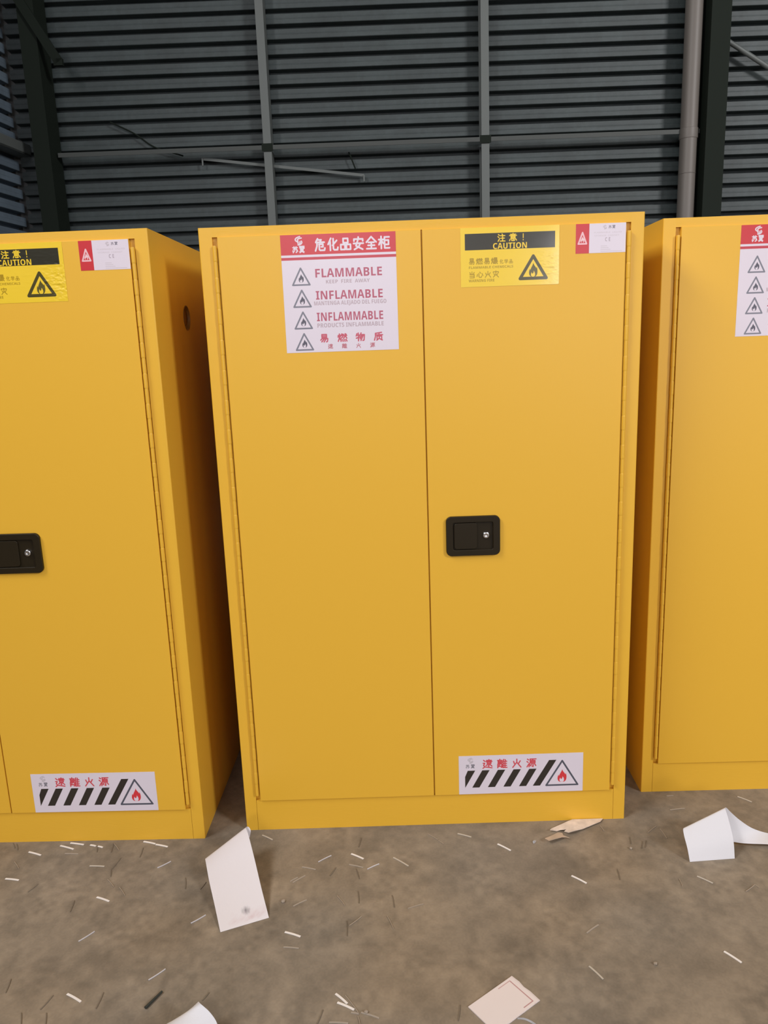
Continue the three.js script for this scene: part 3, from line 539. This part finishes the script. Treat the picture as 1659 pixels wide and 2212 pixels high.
scrap('dark', -1.201, 0.039, 0.029, -0.98, 'dark thin sliver, leftmost of five along the foot of the left cabinet');
scrap('dark', -1.189, 0.045, 0.034, -1.05, 'dark thin sliver, second of five along the foot of the left cabinet');
scrap('dark', -0.954, 0.065, 0.031, -1.25, 'dark thin sliver, third of five along the foot of the left cabinet');
scrap('dark', -0.912, 0.062, 0.042, -1.40, 'dark thin sliver, fourth of five along the foot of the left cabinet');
scrap('dark', -0.822, 0.088, 0.042, -1.50, 'dark thin sliver, rightmost of five along the foot of the left cabinet');
scrap('pale', -0.928, 0.139, 0.042, -0.09, 'only cream flat strip scrap on the floor below the left cabinet');
scrap('white', -1.139, 0.183, 0.040, -0.19, 'white flat strip scrap, left of two on the floor below the left cabinet');
scrap('white', -0.865, 0.270, 0.041, -0.42, 'white flat strip scrap, right of two on the floor below the left cabinet');
scrap('dark', -1.066, 0.221, 0.033, -1.98, 'dark thin sliver, leftmost of six on the floor below the left cabinet');
scrap('dark', -0.934, 0.293, 0.041, -1.45, 'dark thin sliver, second of six on the floor below the left cabinet');
scrap('dark', -0.879, 0.170, 0.031, -1.26, 'dark thin sliver, third of six on the floor below the left cabinet');
scrap('dark', -0.877, 0.131, 0.047, -1.76, 'dark thin sliver, fourth of six on the floor below the left cabinet');
scrap('dark', -0.666, 0.220, 0.045, -1.33, 'dark thin sliver, fifth of six on the floor below the left cabinet');
scrap('dark', -0.617, 0.232, 0.028, -1.89, 'dark thin sliver, rightmost of six on the floor below the left cabinet');
scrap('thin', -0.866, 0.210, 0.040, -0.84, 'tan thin sliver, left of two on the floor below the left cabinet');
scrap('thin', -0.825, 0.243, 0.040, -0.90, 'tan thin sliver, right of two on the floor below the left cabinet');
scrap('silver', -0.859, 0.398, 0.041, -2.29, 'shiny silver strip scrap, leftmost of three on the floor below the left cabinet');
scrap('silver', -0.744, 0.143, 0.039, -2.43, 'shiny silver strip scrap, second of three on the floor below the left cabinet');
scrap('silver', -0.602, 0.352, 0.040, -2.42, 'shiny silver strip scrap, rightmost of three on the floor below the left cabinet');
scrap('silver', -0.655, 0.520, 0.042, -2.35, 'only shiny silver strip scrap on floor in the bottom left corner');
scrap('white', -0.819, 0.576, 0.044, -0.52, 'only white flat strip scrap on floor in the bottom left corner');
scrap('dark', -0.979, 0.539, 0.038, -1.41, 'dark thin sliver, leftmost of six on floor in the bottom left corner');
scrap('dark', -0.909, 0.630, 0.041, -1.17, 'dark thin sliver, second of six on floor in the bottom left corner');
scrap('dark', -0.856, 0.632, 0.039, -1.23, 'dark thin sliver, third of six on floor in the bottom left corner');
scrap('dark', -0.873, 0.587, 0.039, -1.88, 'dark thin sliver, fourth of six on floor in the bottom left corner');
scrap('dark', -0.759, 0.586, 0.042, -1.60, 'dark thin sliver, fifth of six on floor in the bottom left corner');
scrap('dark', -0.531, 0.584, 0.023, -2.01, 'dark thin sliver, rightmost of six on floor in the bottom left corner');
scrap('pale', -0.479, 0.037, 0.040, -0.61, 'cream flat strip scrap, leftmost of three in front of the middle cabinet base');
scrap('pale', -0.102, 0.160, 0.054, -0.75, 'cream flat strip scrap, second of three in front of the middle cabinet base');
scrap('pale', 0.079, 0.055, 0.041, -0.45, 'cream flat strip scrap, rightmost of three in front of the middle cabinet base');
scrap('silver', -0.309, 0.138, 0.042, 0.65, 'shiny silver strip scrap, left of two in front of the middle cabinet base');
scrap('silver', -0.177, 0.176, 0.037, 0.57, 'shiny silver strip scrap, right of two in front of the middle cabinet base');
scrap('white', -0.220, 0.132, 0.041, -0.59, 'white flat strip scrap, left of two in front of the middle cabinet base');
scrap('white', 0.182, 0.113, 0.043, -0.76, 'white flat strip scrap, right of two in front of the middle cabinet base');
scrap('grey', -0.384, 0.217, 0.024, 0.69, 'dull grey strip scrap, leftmost of four in front of the middle cabinet base');
scrap('grey', -0.371, 0.216, 0.040, 0.71, 'dull grey strip scrap, second of four in front of the middle cabinet base');
scrap('grey', -0.348, 0.174, 0.040, -0.32, 'dull grey strip scrap, third of four in front of the middle cabinet base');
scrap('grey', -0.222, 0.171, 0.041, -0.34, 'dull grey strip scrap, rightmost of four in front of the middle cabinet base');
scrap('dark', -0.282, 0.193, 0.035, -1.97, 'dark thin sliver, leftmost of three in front of the middle cabinet base');
scrap('dark', -0.216, 0.204, 0.041, -1.34, 'dark thin sliver, second of three in front of the middle cabinet base');
scrap('dark', -0.214, 0.073, 0.042, -1.72, 'dark thin sliver, rightmost of three in front of the middle cabinet base');
scrap('thin', -0.010, 0.058, 0.038, -0.81, 'tan thin sliver, left of two in front of the middle cabinet base');
scrap('thin', 0.011, 0.083, 0.021, -0.88, 'tan thin sliver, right of two in front of the middle cabinet base');
scrap('grey', -0.363, 0.451, 0.037, -0.14, 'dull grey strip scrap, left of two on floor right of the tall curled sheet');
scrap('grey', -0.359, 0.305, 0.038, 0.60, 'dull grey strip scrap, right of two on floor right of the tall curled sheet');
scrap('thin', -0.255, 0.302, 0.042, -1.02, 'tan thin sliver, leftmost of four on floor right of the tall curled sheet');
scrap('thin', -0.216, 0.374, 0.041, -2.34, 'tan thin sliver, second of four on floor right of the tall curled sheet');
scrap('thin', -0.132, 0.381, 0.044, -1.23, 'tan thin sliver, third of four on floor right of the tall curled sheet');
scrap('thin', -0.070, 0.329, 0.042, 0.35, 'tan thin sliver, rightmost of four on floor right of the tall curled sheet');
scrap('dark', -0.235, 0.397, 0.049, -1.52, 'dark thin sliver, leftmost of three on floor right of the tall curled sheet');
scrap('dark', -0.211, 0.292, 0.044, -1.49, 'dark thin sliver, second of three on floor right of the tall curled sheet');
scrap('dark', -0.124, 0.310, 0.043, -1.46, 'dark thin sliver, rightmost of three on floor right of the tall curled sheet');
scrap('white', -0.364, 0.410, 0.042, -0.40, 'only white flat strip scrap on floor right of the tall curled sheet');
scrap('white', -0.238, 0.599, 0.037, -0.79, 'white flat strip scrap, left of two at bottom edge left of the white card');
scrap('white', -0.228, 0.618, 0.041, -0.50, 'white flat strip scrap, right of two at bottom edge left of the white card');
scrap('thin', -0.215, 0.614, 0.055, -0.99, 'tan thin sliver, left of two at bottom edge left of the white card');
scrap('thin', -0.198, 0.658, 0.025, -1.34, 'tan thin sliver, right of two at bottom edge left of the white card');
scrap('grey', -0.241, 0.658, 0.040, -0.09, 'dull grey strip scrap, leftmost of three at bottom edge left of the white card');
scrap('grey', -0.208, 0.636, 0.017, -0.25, 'dull grey strip scrap, second of three at bottom edge left of the white card');
scrap('grey', -0.176, 0.642, 0.041, -0.39, 'dull grey strip scrap, rightmost of three at bottom edge left of the white card');
scrap('dark', -0.280, 0.645, 0.038, -1.83, 'dark thin sliver, left of two at bottom edge left of the white card');
scrap('dark', 0.009, 0.644, 0.039, -1.78, 'dark thin sliver, right of two at bottom edge left of the white card');
scrap('grey', 0.713, -0.105, 0.021, 0.03, 'dull grey strip scrap, left of two by the foot of the right cabinet');
scrap('grey', 0.710, -0.037, 0.045, 0.12, 'dull grey strip scrap, right of two by the foot of the right cabinet');
scrap('pale', 0.924, -0.075, 0.041, -0.80, 'only cream flat strip scrap by the foot of the right cabinet');
scrap('thin', 0.469, 0.045, 0.025, -1.40, 'tan thin sliver, leftmost of three by the foot of the right cabinet');
scrap('thin', 0.605, 0.055, 0.043, 0.71, 'tan thin sliver, second of three by the foot of the right cabinet');
scrap('thin', 0.631, 0.076, 0.042, -1.48, 'tan thin sliver, rightmost of three by the foot of the right cabinet');
scrap('dark', 0.531, 0.102, 0.031, -1.77, 'dark thin sliver, leftmost of three by the foot of the right cabinet');
scrap('dark', 0.557, 0.122, 0.034, -1.95, 'dark thin sliver, second of three by the foot of the right cabinet');
scrap('dark', 0.568, 0.119, 0.033, -2.00, 'dark thin sliver, rightmost of three by the foot of the right cabinet');
scrap('white', 0.353, 0.251, 0.043, -0.77, 'only white flat strip scrap on floor below torn cardboard and right curl');
scrap('pale', 0.669, 0.266, 0.040, -0.77, 'only cream flat strip scrap on floor below torn cardboard and right curl');
scrap('dark', 0.459, 0.237, 0.041, -1.69, 'only dark thin sliver on floor below torn cardboard and right curl');
scrap('thin', 0.605, 0.275, 0.026, -1.64, 'tan thin sliver, leftmost of three on floor below torn cardboard and right curl');
scrap('thin', 0.767, 0.303, 0.039, -2.54, 'tan thin sliver, second of three on floor below torn cardboard and right curl');
scrap('thin', 0.787, 0.297, 0.012, -1.13, 'tan thin sliver, rightmost of three on floor below torn cardboard and right curl');
scrap('grey', 0.342, 0.421, 0.042, 0.63, 'only dull grey strip scrap on floor in the bottom right corner');
scrap('pale', 0.317, 0.550, 0.042, -1.05, 'only cream flat strip scrap on floor in the bottom right corner');
scrap('white', 0.629, 0.518, 0.041, -0.94, 'only white flat strip scrap on floor in the bottom right corner');
{
  const g = new THREE.CylinderGeometry(0.0032, 0.0024, 0.048, 10).rotateZ(Math.PI / 2).translate(0, 0.0034, 0);
  const m = new THREE.Mesh(g, new THREE.MeshStandardMaterial({ color: new THREE.Color().setRGB(0.03, 0.036, 0.032), roughness: 0.5 }));
  m.name = 'dark_peg'; m.position.set(-0.642, 0, 0.59); m.rotation.y = 1.05; m.userData = { label: 'short thick blackish green peg near the bottom left, the darkest scrap', category: 'peg' }; m.castShadow = true; scene.add(m);
}
{                                                                      // bits of grit
  const grit = new THREE.MeshStandardMaterial({ color: new THREE.Color().setRGB(0.34, 0.28, 0.22), roughness: 0.9 });
  const stone = (x, z, r, label) => {
    const g = new THREE.IcosahedronGeometry(r, 2), p = g.attributes.position;
    for (let i = 0; i < p.count; i++) { const q = 1 + 0.16 * Math.sin(p.getX(i) * 900 + p.getY(i) * 700) * Math.cos(p.getZ(i) * 800 + x * 50); p.setXYZ(i, p.getX(i) * q, p.getY(i) * q * 0.75, p.getZ(i) * q); }
    g.computeVertexNormals(); tagged('pebble', g.translate(x, r * 0.62, z), grit, label, 'pebble', 'grit on the floor', x, z);
  };
  stone(-0.401, 0.3, 0.005, 'tiny round pebble on the floor right of the tall curled sheet');
  stone(-0.185, 0.636, 0.004, 'tiny pale pebble at the bottom edge left of the white card');
  stone(0.521, 0.136, 0.004, 'tiny pebble on the floor between the torn cardboard and the right curl');
  stone(0.452, 0.532, 0.004, 'tiny dark pebble on the floor at lower right');
}
{
  const film = new THREE.MeshPhysicalMaterial({ color: new THREE.Color().setRGB(0.7, 0.7, 0.72), roughness: 0.25, transmission: 0.6, thickness: 0, side: THREE.DoubleSide });
  tagged('film_strip', ribbon([[0.126, 0.002, 0.6605], [0.14, 0.003, 0.663], [0.154, 0.003, 0.671], [0.166, 0.001, 0.682]], [[0.125, 0.0008, 0.6635], [0.139, 0.001, 0.666], [0.152, 0.001, 0.674], [0.164, 0.0006, 0.685]], 20, 3), film, 'curled clear plastic film strip beside the lower corner of the white card', 'film', null, 0.15, 0.67);
  tagged('film_scrap', ribbon([[0.262, 0.004, 0.098], [0.266, 0.006, 0.095], [0.272, 0.002, 0.088]], [[0.264, 0.001, 0.103], [0.269, 0.001, 0.099], [0.274, 0.001, 0.092]], 12, 3), film, 'small shiny wisp of clear film left of the torn cardboard', 'film', null, 0.265, 0.094);
}

renderer.render(scene, camera);
